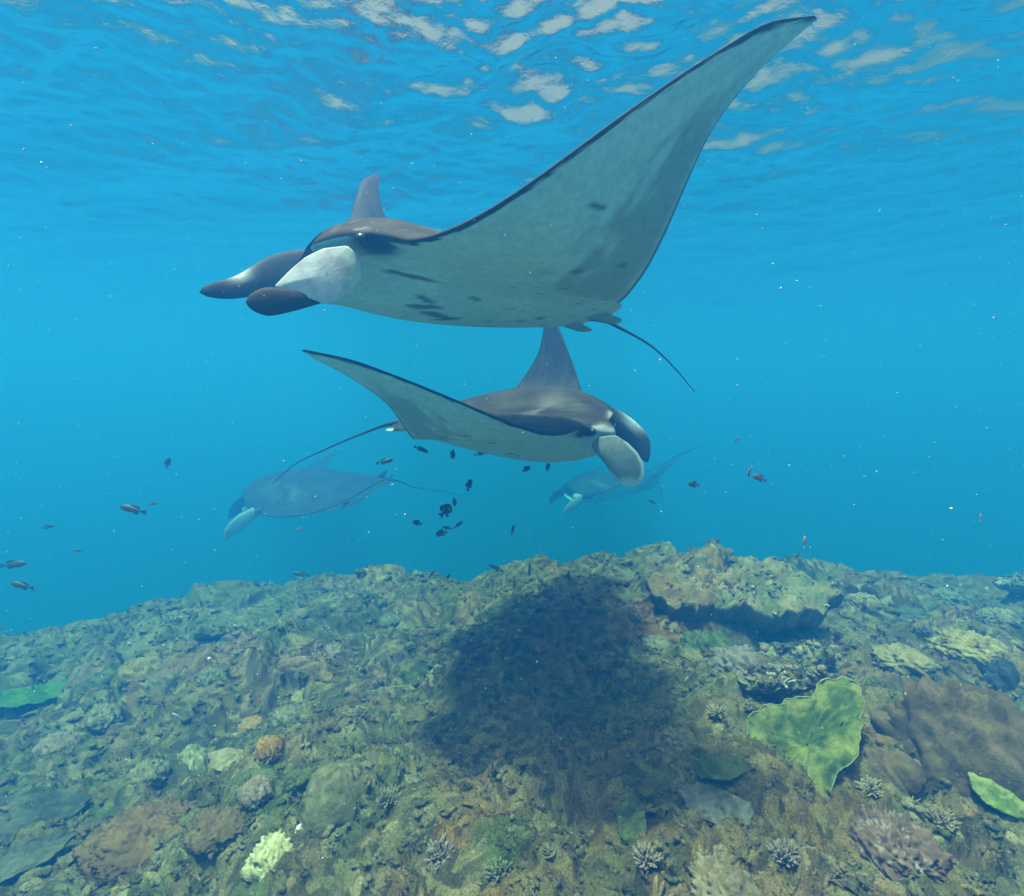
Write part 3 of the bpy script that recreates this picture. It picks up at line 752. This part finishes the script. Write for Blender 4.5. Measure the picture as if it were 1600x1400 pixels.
dome_coral('rust brown mat of soft coral in the left foreground', 225, 1310, 85, 34, ((.14, .082, .036), (.20, .12, .055)), .20, 24, 29, name='soft_coral', wpy=70)
dome_coral('second rust brown soft coral nearer the bottom edge', 340, 1290, 45, 26, ((.135, .088, .042), (.18, .12, .062)), .20, 24, 30, name='soft_coral')
dome_coral('pink and white speckled coral head in the right foreground', 1395, 1325, 62, 46, ((.14, .085, .065), (.21, .125, .095), (.36, .29, .25)), .26, 24, 31, fine=.07)
dome_coral('orange-yellow encrusted coral on the right slope', 1515, 1010, 45, 22, ((.32, .20, .07), (.42, .30, .13)), .24, 20, 32, fine=.08)
dome_coral('tan encrusted coral beside the orange-yellow one', 1410, 1030, 40, 18, ((.26, .18, .08), (.34, .25, .13)), .24, 20, 33, fine=.08)
dome_coral('dark upright coral knob near the right edge', 1565, 1060, 24, 34, ((.04, .04, .05), (.08, .075, .08)), .16, 12, 34)
dome_coral('pale cream coral rubble head at the bottom right', 1130, 1385, 60, 40, ((.19, .145, .085), (.27, .21, .13)), .26, 22, 35, fine=.08)
dome_coral('grey lumpy coral head on the ridge below the table coral', 1150, 1040, 38, 34, ((.20, .17, .15), (.28, .24, .2)), .22, 16, 36)
dome_coral('olive coral mound under the table coral at left', 1110, 1015, 40, 34, OLV, .14, 12, 37)

def bush_coral(label, px, py, rpx, col, seed, group):
    """a branching colony: forked tapering fingers spreading from one base"""
    r_ = np.random.default_rng(seed); P0 = ground_hit(px, py); R0 = rpx / FPX * P0[1]
    V_, F_, C_ = [], [], []
    def finger(b, d, h, w):
        a_, b_, _ = basis(d); i0 = len(V_)
        for t, q in ((0, 1.0), (.55, .9), (.92, .6)):
            for e in range(5):
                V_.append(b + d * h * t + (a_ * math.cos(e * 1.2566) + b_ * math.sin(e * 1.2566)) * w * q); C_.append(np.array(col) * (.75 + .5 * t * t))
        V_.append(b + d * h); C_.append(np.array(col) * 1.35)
        for lv in (0, 5):
            for e in range(5): F_.append((i0 + lv + e, i0 + lv + (e + 1) % 5, i0 + lv + 5 + (e + 1) % 5, i0 + lv + 5 + e))
        for e in range(5): F_.append((i0 + 10 + e, i0 + 10 + (e + 1) % 5, i0 + 15))
    for q in range(30):
        th = q * 2.4 + r_.random() * .5; tl = .15 + .95 * (q / 30) ** .7
        d = np.array([math.cos(th) * tl, math.sin(th) * tl, .95 - .35 * tl]); d /= np.linalg.norm(d); h = R0 * (.75 + .35 * r_.random()); w = R0 * (.075 + .03 * r_.random())
        finger(np.array([math.cos(th), math.sin(th), 0]) * R0 * .12, d, h, w)
        for k in range(2):
            d2 = d + r_.normal(size=3) * .45; d2 /= np.linalg.norm(d2); finger(d * h * (.4 + .3 * r_.random()), d2, h * .45, w * .75)
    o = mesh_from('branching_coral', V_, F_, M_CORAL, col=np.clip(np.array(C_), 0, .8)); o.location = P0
    return tag(o, label, 'coral', group)

for i, (px, py, r, lab) in enumerate([(610, 1255, 26, 'branching coral clump at the lower left edge of the shadow'), (690, 1345, 34, 'largest branching coral clump at the bottom edge, below the shadow'), (780, 1370, 30, 'branching coral clump at the bottom edge, right of the largest clump'), (560, 1120, 17, 'branching coral clump left of the shadow, above the brown-green head'), (470, 1060, 14, 'small branching coral clump high on the left slope'), (1010, 1350, 30, 'branching coral clump at the bottom, right of the olive leaf coral'), (640, 1015, 12, 'tiny branching coral clump at the upper left edge of the shadow')]):
    bush_coral(lab, px, py, r, [(.22, .19, .11), (.26, .20, .15), (.18, .18, .10), (.24, .22, .13)][i % 4], 60 + i, 'branching corals beside the shadow')
for i, (px, py, r, lab) in enumerate([(1330, 1010, 16, 'branching coral clump just right of the overhanging table coral'), (1440, 990, 15, 'branching coral clump between the lens-shaped plate and orange-yellow coral'), (1360, 1240, 26, 'branching coral clump between the big green plate and speckled coral'), (1470, 1290, 30, 'branching coral clump below the large brown boulder coral'), (1225, 1345, 32, 'branching coral clump at the bottom edge, left of the speckled coral'), (1120, 1120, 20, 'branching coral clump at the right edge of the shadow')]):
    bush_coral(lab, px, py, r, [(.27, .21, .12), (.22, .17, .15), (.30, .25, .15)][i % 3], 80 + i, 'branching corals on the right slope')
for i, (px, py, w, h, lab) in enumerate([(160, 1120, 26, 18, 'rounded coral head right of the small green plate'), (90, 1165, 30, 20, 'rounded coral head below the small green plate, near the left edge'), (330, 1060, 20, 15, 'rounded coral head just below the wide dark table coral'), (450, 1120, 22, 16, 'rounded coral head above the fuzzy orange sponge'), (520, 1020, 18, 13, 'rounded coral head high on the left slope, nearest the shadow'), (610, 970, 16, 11, 'smallest rounded coral head near the crest, left of the shadow'), (230, 1210, 26, 20, 'rounded coral head above the larger rust brown soft coral'), (400, 1235, 26, 20, 'rounded coral head between the tan plate and pale yellow coral')]):
    dome_coral(lab, px, py, w, h, [((.17, .15, .09), (.25, .22, .13)), ((.20, .15, .11), (.28, .21, .16)), ((.13, .14, .08), (.20, .20, .11))][i % 3], .2, 18, 100 + i * 3, group='low coral heads on the left slope', fine=.06)
for i, (px, py, w, h, lab) in enumerate([(1350, 940, 20, 14, 'knobbly tan coral head above the lens-shaped plate coral'), (1480, 935, 22, 14, 'knobbly coral head on the far right crest, left of two'), (1560, 965, 24, 15, 'knobbly tan coral head on the far right crest, right of two'), (1020, 1010, 24, 18, 'knobbly coral head at the upper right edge of the shadow'), (990, 960, 20, 14, 'knobbly tan coral head left of the overhanging table coral'), (1060, 1160, 26, 20, 'knobbly coral head at the lower right edge of the shadow')]):
    dome_coral(lab, px, py, w, h, [((.24, .19, .11), (.34, .27, .16)), ((.19, .17, .10), (.28, .25, .15))][i % 2], .24, 20, 140 + i * 3, group='knobbly coral heads on the right slope', fine=.07)

# ------------------------------------------------------------------ reef fish
def fish_mesh(L, hr, wr, tail, cols):
    """outline of a small reef fish, nose towards +x"""
    t = np.linspace(0, 1, 22); k = 14
    prof = (np.sin(np.pi * np.clip(t, 0, 1) ** .72)) ** .85 * (1 - .0 * t); prof = np.maximum(prof, np.where(t > .5, .16, 0.02))
    prof[-1] = .13
    a = np.linspace(0, 2 * np.pi, k, endpoint=False)
    x = (.5 - t * .80) * L
    V_ = np.stack([np.broadcast_to(x[:, None], (22, k)), np.cos(a)[None] * prof[:, None] * wr * L / 2, np.sin(a)[None] * prof[:, None] * hr * L / 2], -1)
    cc = np.array(cols[0]) * .5 * (1 + np.sin(a))[None, :, None] + np.array(cols[1]) * .5 * (1 - np.sin(a))[None, :, None]
    cc = np.broadcast_to(cc, (22, k, 3))
    Vl = np.concatenate([V_.reshape(-1, 3), [[x[0] + .004 * L, 0, 0]], [[x[-1], 0, 0]]])
    Fl = [tuple(f) for f in grid_faces(22, k, True)] + [(22 * k, (j + 1) % k, j) for j in range(k)] + [(22 * k + 1, 21 * k + j, 21 * k + (j + 1) % k) for j in range(k)]
    cl_ = np.concatenate([cc.reshape(-1, 3), cc[0, :1], cc[-1, :1]])
    return Vl, Fl, cl_

def fin_mesh(pts, th):
    """thin solid fin from an outline in the x z plane"""
    n_ = len(pts); p = np.array(pts)
    V_ = np.concatenate([np.stack([p[:, 0], 0 * p[:, 0] + th, p[:, 1]], 1), np.stack([p[:, 0], 0 * p[:, 0] - th, p[:, 1]], 1)])
    return V_, [tuple(range(n_)), tuple(range(2 * n_ - 1, n_ - 1, -1))] + [(j, n_ + j, n_ + (j + 1) % n_, (j + 1) % n_) for j in range(n_)]

def fish(label, px, py, lpx, heading, pitch, kind, depth, group, roll=0):
    hr, wr, cols, fork = {'damsel': (.52, .20, ((.030, .032, .030), (.06, .06, .05)), .10), 'round': (.72, .24, ((.03, .028, .02), (.07, .06, .035)), .08),
                          'wrasse': (.26, .15, ((.04, .05, .05), (.11, .12, .08)), .06), 'brown': (.36, .18, ((.10, .06, .035), (.22, .13, .07)), .12),
                          'orange': (.40, .20, ((.42, .15, .06), (.50, .24, .12)), .12), 'pale': (.26, .15, ((.30, .34, .26), (.72, .74, .62)), .06),
                          'striped': (.24, .14, ((.16, .12, .12), (.60, .55, .50)), .08), 'olive': (.56, .22, ((.07, .07, .02), (.13, .12, .04)), .10)}[kind]
    p = pix(px, py, depth); L = lpx / FPX * depth * 1.04
    root = empty('reef_fish', p)
    M_ = Matrix.Rotation(math.radians(heading), 3, 'Z') @ Matrix.Rotation(-math.radians(pitch), 3, 'Y') @ Matrix.Rotation(math.radians(roll), 3, 'X')
    root.rotation_euler = M_.to_euler()
    tag(root, label, 'fish', group)
    V_, F_, c_ = fish_mesh(L, hr, wr, fork, cols)
    mesh_from('body', V_, F_, M_FISH, root, col=c_)
    h = hr * L / 2
    for nm, pts in (('tail_fin', [(-.27 * L, .10 * h), (-.36 * L, .45 * h), (-.52 * L, (.75 if hr < .5 else .62) * h), (-.44 * L, 0), (-.52 * L, -(.75 if hr < .5 else .62) * h), (-.36 * L, -.45 * h), (-.27 * L, -.10 * h)]),
                    ('dorsal_fin', [(.22 * L, .78 * h), (.10 * L, 1.22 * h), (-.08 * L, 1.30 * h), (-.22 * L, 1.0 * h), (-.24 * L, .45 * h), (0, .80 * h)]),
                    ('anal_fin', [(0, -.86 * h), (-.10 * L, -1.25 * h), (-.22 * L, -.95 * h), (-.24 * L, -.45 * h)])):
        V2, F2 = fin_mesh(pts, .012 * L)
        mesh_from(nm, V2, F2, M_FISH, root, smooth=False, col=np.tile(np.array(cols[0]) * 1.1, (len(V2), 1)))
    return root

G1 = 'small reef fish below the second manta ray'; G2 = 'reef fish over the open water at left'; G3 = 'reef fish over the reef'; G4 = 'reef fish at right'
fish("dark slender fish highest and leftmost under the second ray's belly", 658, 702, 24, 0, -22, 'wrasse', 3.6, G1)
fish('dark slanting fish right of the far left ray, above its tail', 601, 721, 27, 15, 10, 'wrasse', 3.7, G1)
fish("round dark fish just under the second ray's belly", 707, 710, 17, 70, -30, 'round', 3.5, G1)
fish("bent dark fish touching the second ray's belly line", 752, 708, 22, 10, 14, 'wrasse', 3.6, G1)
fish('dark fish diving nose-up right of the fish cluster', 733, 758, 19, 40, 68, 'damsel', 3.6, G1)
fish('small olive fish above the largest round fish', 710, 784, 15, 60, -60, 'olive', 3.6, G1)
fish('largest round dark fish in the middle of the cluster', 696, 798, 24, 30, 40, 'round', 3.4, G1)
fish('small dark fish left of the cluster', 652, 817, 15, 180, 18, 'damsel', 3.7, G1)
fish('dark fish swimming level, lower in the cluster', 699, 825, 16, 170, 8, 'wrasse', 3.6, G1)
fish('dark fish slanting upward, lower in the cluster', 716, 820, 17, 0, 38, 'wrasse', 3.6, G1)
fish('lowest dark fish of the cluster', 690, 833, 18, 185, -14, 'damsel', 3.5, G1)
fish('olive round fish right of the cluster above the reef', 801, 828, 16, 70, 45, 'olive', 3.6, G1)
fish('dark fish in front of the far left ray', 540, 787, 15, 0, 38, 'wrasse', 4.2, G1)
fish("dark fish left of the white far fin, under the second ray", 822, 733, 14, 0, 28, 'damsel', 3.8, G1)
fish("upright dark fish near the second ray's belly", 856, 730, 13, 30, 72, 'damsel', 3.8, G1)
fish('tiny reddish fish below the far left ray', 466, 828, 9, 20, 40, 'orange', 3.8, G1)
fish('dark fish right of the second ray, above the reef crest', 1084, 757, 17, 180, 10, 'damsel', 3.6, G4)
fish("dark fish under the second ray's mouth", 1019, 784, 14, 180, 30, 'wrasse', 3.9, G1)
fish('small brown fish high at right', 1150, 688, 11, 40, 40, 'brown', 3.2, G4)
fish('upper of two crossing brown fish', 1170, 740, 20, 50, 62, 'brown', 3.0, G4)
fish('lower of two crossing brown fish', 1187, 747, 24, 180, 24, 'brown', 3.0, G4)
fish('pale orange fish pointing up above the right crest', 1257, 847, 20, 60, 74, 'orange', 3.2, G4)
fish('tiny orange fish far right', 1532, 809, 13, 50, 70, 'orange', 3.2, G4)
fish('blue-grey striped fish at left, largest in open water', 208, 796, 42, 180, 14, 'wrasse', 2.6, G2)
fish('small pale brown fish behind the striped fish at left', 240, 787, 11, 10, 10, 'brown', 2.8, G2)
fish('faint upright fish high at left', 262, 723, 16, 60, 70, 'damsel', 4.6, G2)
fish('dark slender fish at the left edge, lower of two', 35, 915, 38, 180, 14, 'wrasse', 2.7, G2)
fish('thin dark fish at the left edge, upper of two', 20, 882, 42, 0, 6, 'wrasse', 3.4, G2)
fish('small purplish fish low at left', 122, 860, 13, 180, 5, 'brown', 3.2, G2)
fish('faint fish left of centre at mid height', 75, 823, 22, 0, 14, 'wrasse', 4.4, G2)
fish('thin fish skimming the left crest', 470, 897, 26, 180, 8, 'wrasse', 4.6, G3)
fish('pale striped fish over the top edge of the shadow, left', 775, 888, 26, 170, 22, 'striped', 3.8, G3)
fish('pale striped fish diving at the top of the shadow', 827, 896, 30, 80, 72, 'striped', 3.6, G3)
fish('dark slanting fish over the crest left of the shadow', 675, 897, 17, 0, 55, 'wrasse', 4.0, G3)
fish('small dark fish beside the shadow top', 700, 902, 13, 0, 55, 'wrasse', 4.0, G3)
fish('long grey fish at the left edge of the shadow', 684, 1160, 46, 70, -62, 'wrasse', 2.4, G3)
fish('pale fish at the right edge of the shadow', 1018, 1185, 34, 180, 4, 'pale', 2.3, G3)
fish('pale blue-white fish over the left slope', 277, 1119, 20, 180, 32, 'pale', 2.6, G3)

# ------------------------------------------------------------------ uncountable small things: coral rubble and tufts, drifting specks
rs = np.random.default_rng(77)
def proto_sprig():
    V_, F_ = [], []
    for q in range(6):
        th = q * 2.4 + rs.random(); tl = .25 + .55 * rs.random(); d = np.array([math.cos(th) * tl, math.sin(th) * tl, 1 - .5 * tl]); d /= np.linalg.norm(d)
        a, b, _ = basis(d); b0 = np.array([math.cos(th), math.sin(th), 0]) * .18 * rs.random(); i0 = len(V_); h = .7 + .4 * rs.random()
        for lv, (t, r) in enumerate(((0, .13), (.8, .10))):
            for e in range(4): V_.append(b0 + d * h * t + (a * math.cos(e * 1.571) + b * math.sin(e * 1.571)) * r)
        V_.append(b0 + d * h)
        for lv in (0,):
            for e in range(4): F_.append((i0 + lv + e, i0 + lv + (e + 1) % 4, i0 + lv + 4 + (e + 1) % 4)); F_.append((i0 + lv + e, i0 + lv + 4 + (e + 1) % 4, i0 + lv + 4 + e))
        for e in range(4): F_.append((i0 + 4 + e, i0 + 4 + (e + 1) % 4, i0 + 8))
    return np.array(V_), np.array(F_)
def proto_plate():
    k = 14; V_ = [(0, 0, .05)]; F_ = []
    rr = 1 + .35 * rs.normal(size=k) * .6
    for lv, (f, z) in enumerate(((.5, .08), (1.0, .26), (.97, .16), (.3, -.3))):
        for e in range(k):
            an = e * 2 * math.pi / k; V_.append((math.cos(an) * f * rr[e], math.sin(an) * f * rr[e], z + .10 * rs.normal() * f))
    for e in range(k):
        e2 = (e + 1) % k; F_.append((0, 1 + e, 1 + e2))
        for lv in range(3):
            a = 1 + lv * k; F_.append((a + e, a + k + e, a + k + e2)); F_.append((a + e, a + k + e2, a + e2))
    return np.array(V_), np.array(F_)
def proto_knob():
    V_, F_ = [], []
    for q in range(5):
        bm = bmesh.new(); bmesh.ops.create_icosphere(bm, subdivisions=1, radius=.30 + .25 * rs.random())
        c = np.array([rs.normal() * .38, rs.normal() * .38, .1 + .2 * rs.random()]); i0 = len(V_)
        bm.verts.ensure_lookup_table()
        for v in bm.verts: V_.append(np.array(v.co) * np.array([1, 1, .9]) * (1 + .12 * rs.normal()) + c)
        for f in bm.faces: F_.append(tuple(i0 + v.index for v in f.verts))
        bm.free()
    return np.array(V_), np.array(F_)
def proto_tuft():
    V_, F_ = [], []
    for q in range(12):
        th = rs.random() * 6.28; tl = .2 + .8 * rs.random(); d = np.array([math.cos(th), math.sin(th), 0]); w = np.array([-math.sin(th), math.cos(th), 0]) * .06; i0 = len(V_); h = .6 + .6 * rs.random()
        b0 = d * .2 * rs.random()
        V_ += [b0 - w, b0 + w, b0 + d * tl * .4 + [0, 0, .6 * h] + w * .8, b0 + d * tl * .4 + [0, 0, .6 * h] - w * .8, b0 + d * tl + [0, 0, h]]
        F_ += [(i0, i0 + 1, i0 + 2), (i0, i0 + 2, i0 + 3), (i0 + 3, i0 + 2, i0 + 4)]
    return np.array(V_), np.array(F_)
protos = [proto_sprig() for _ in range(3)] + [proto_plate() for _ in range(4)] + [proto_knob() for _ in range(3)] + [proto_tuft() for _ in range(3)]
weights = np.array([1.5, 1.5, 1.5, .15, .15, .15, .15, 3.0, 3.0, 3.0, 2.4, 2.4, 2.4]); weights /= weights.sum()
N = 14000
ang = (rs.random(N) * 2 - 1) * math.radians(50); rad_ = 1.3 + (7.0 - 1.3) * rs.random(N) ** 1.15
gx, gy = rad_ * np.sin(ang), rad_ * np.cos(ang)
gh, gA, gB, gC, gQ = reef_height(gx, gy)
ci = rs.choice(len(protos), N, p=weights)
sz = .0115 * np.exp(.5 * rs.normal(size=N)) * np.clip(.7 + rad_ * .13, .7, 1.5) * np.where(ci < 3, 1.3, np.where(ci < 7, 1.7, np.where(ci < 10, 1.2, 1.5)))
sz = np.clip(sz, .008, .085)
pcol = PAL[rs.choice(10, N, p=[.19, .17, .10, .11, .09, .10, .10, .03, .06, .05])] * (.7 + .6 * rs.random(N))[:, None]
pcol = .36 * pcol + .75 * reef_pigment(gx, gy, gA, gB, gC, gQ)
ex_ = np.concatenate(EXTRA); ex_ = ex_[rs.choice(len(ex_), 900)]
gx = np.concatenate([gx, ex_[:, 0]]); gy = np.concatenate([gy, ex_[:, 1]]); gh = np.concatenate([gh, ex_[:, 2] + .004])
ci = np.concatenate([ci, rs.choice(len(protos), 900, p=weights)]); sz = np.concatenate([sz, np.clip(.018 * np.exp(.4 * rs.normal(size=900)), .01, .05)])
pcol = np.concatenate([pcol, PAL[rs.choice(10, 900, p=[.16, .17, .08, .17, .05, .10, .10, .03, .04, .10])] * (.7 + .8 * rs.random(900))[:, None]]); N += 900
VV, FF, CC_ = [], [], []; off_ = 0
for i in range(N):
    Vp, Fp = protos[ci[i]]
    th = rs.random() * 6.28; c_, s_ = math.cos(th), math.sin(th)
    tx, ty = rs.normal() * .3, rs.normal() * .3 - .15
    W_ = Vp * sz[i]
    X_ = W_[:, 0] * c_ - W_[:, 1] * s_ + W_[:, 2] * tx; Y_ = W_[:, 0] * s_ + W_[:, 1] * c_ + W_[:, 2] * ty; Z_ = W_[:, 2] - W_[:, 0] * tx * .5 - W_[:, 1] * ty * .5
    VV.append(np.stack([X_ + gx[i], Y_ + gy[i], Z_ + gh[i] - .15 * sz[i]], 1)); FF.append(Fp + off_); off_ += len(Vp)
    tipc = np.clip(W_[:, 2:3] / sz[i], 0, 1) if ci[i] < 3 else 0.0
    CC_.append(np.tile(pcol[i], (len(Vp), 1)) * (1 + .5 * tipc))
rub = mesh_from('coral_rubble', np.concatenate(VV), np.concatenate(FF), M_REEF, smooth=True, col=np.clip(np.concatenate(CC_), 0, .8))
tag(rub, 'small coral fragments, knobs and algae tufts covering the reef', 'coral rubble', kind='stuff')

octv = np.array([(1, 0, 0), (-1, 0, 0), (0, 1, 0), (0, -1, 0), (0, 0, 1), (0, 0, -1)], float)
octf = np.array([(0, 2, 4), (2, 1, 4), (1, 3, 4), (3, 0, 4), (2, 0, 5), (1, 2, 5), (3, 1, 5), (0, 3, 5)])
def specks(name, label, cat, P, r):
    n_ = len(P); rt = rs.normal(size=(n_, 3, 3)); q = np.linalg.qr(rt)[0]
    st = np.stack([np.ones(n_), .5 + .5 * rs.random(n_), .35 + .5 * rs.random(n_)], 1)
    V_ = np.einsum('nij,kj->nki', q, octv) if False else (octv[None] * st[:, None]) @ q
    V_ = V_ * r[:, None, None] + P[:, None]
    F_ = (octf[None] + 6 * np.arange(n_)[:, None, None]).reshape(-1, 3)
    o = mesh_from(name, V_.reshape(-1, 3), F_, M_SPECK)
    return tag(o, label, cat, kind='stuff')
n_ = 6500
yy = .7 + 4.5 * rs.random(n_) ** .8
P = np.array([pix(a, b, c) for a, b, c in zip(rs.uniform(-150, 1750, n_), rs.uniform(-60, 1350, n_), yy)])
P = P[(P[:, 2] < SURF - .3) & (P[:, 2] > reef_height(P[:, 0], P[:, 1])[0] + .08)]
specks('drifting_specks', 'pale specks of plankton drifting through the water', 'plankton', P, np.clip(.00085 * np.exp(.6 * rs.normal(size=len(P))) * (.5 + P[:, 1] * .5), .0003, .004))
n_ = 330
bx = rs.normal(840, 110, n_); by = rs.normal(190, 85, n_)
P = np.array([pix(a, b, c) for a, b, c in zip(bx, by, rs.uniform(2.3, 3.3, n_))])
P = P[P[:, 2] < SURF - .3]
specks('air_bubbles', 'small pale air bubbles above the back of the largest ray', 'bubbles', P, .0012 * np.exp(.5 * rs.normal(size=len(P))) + .0006)
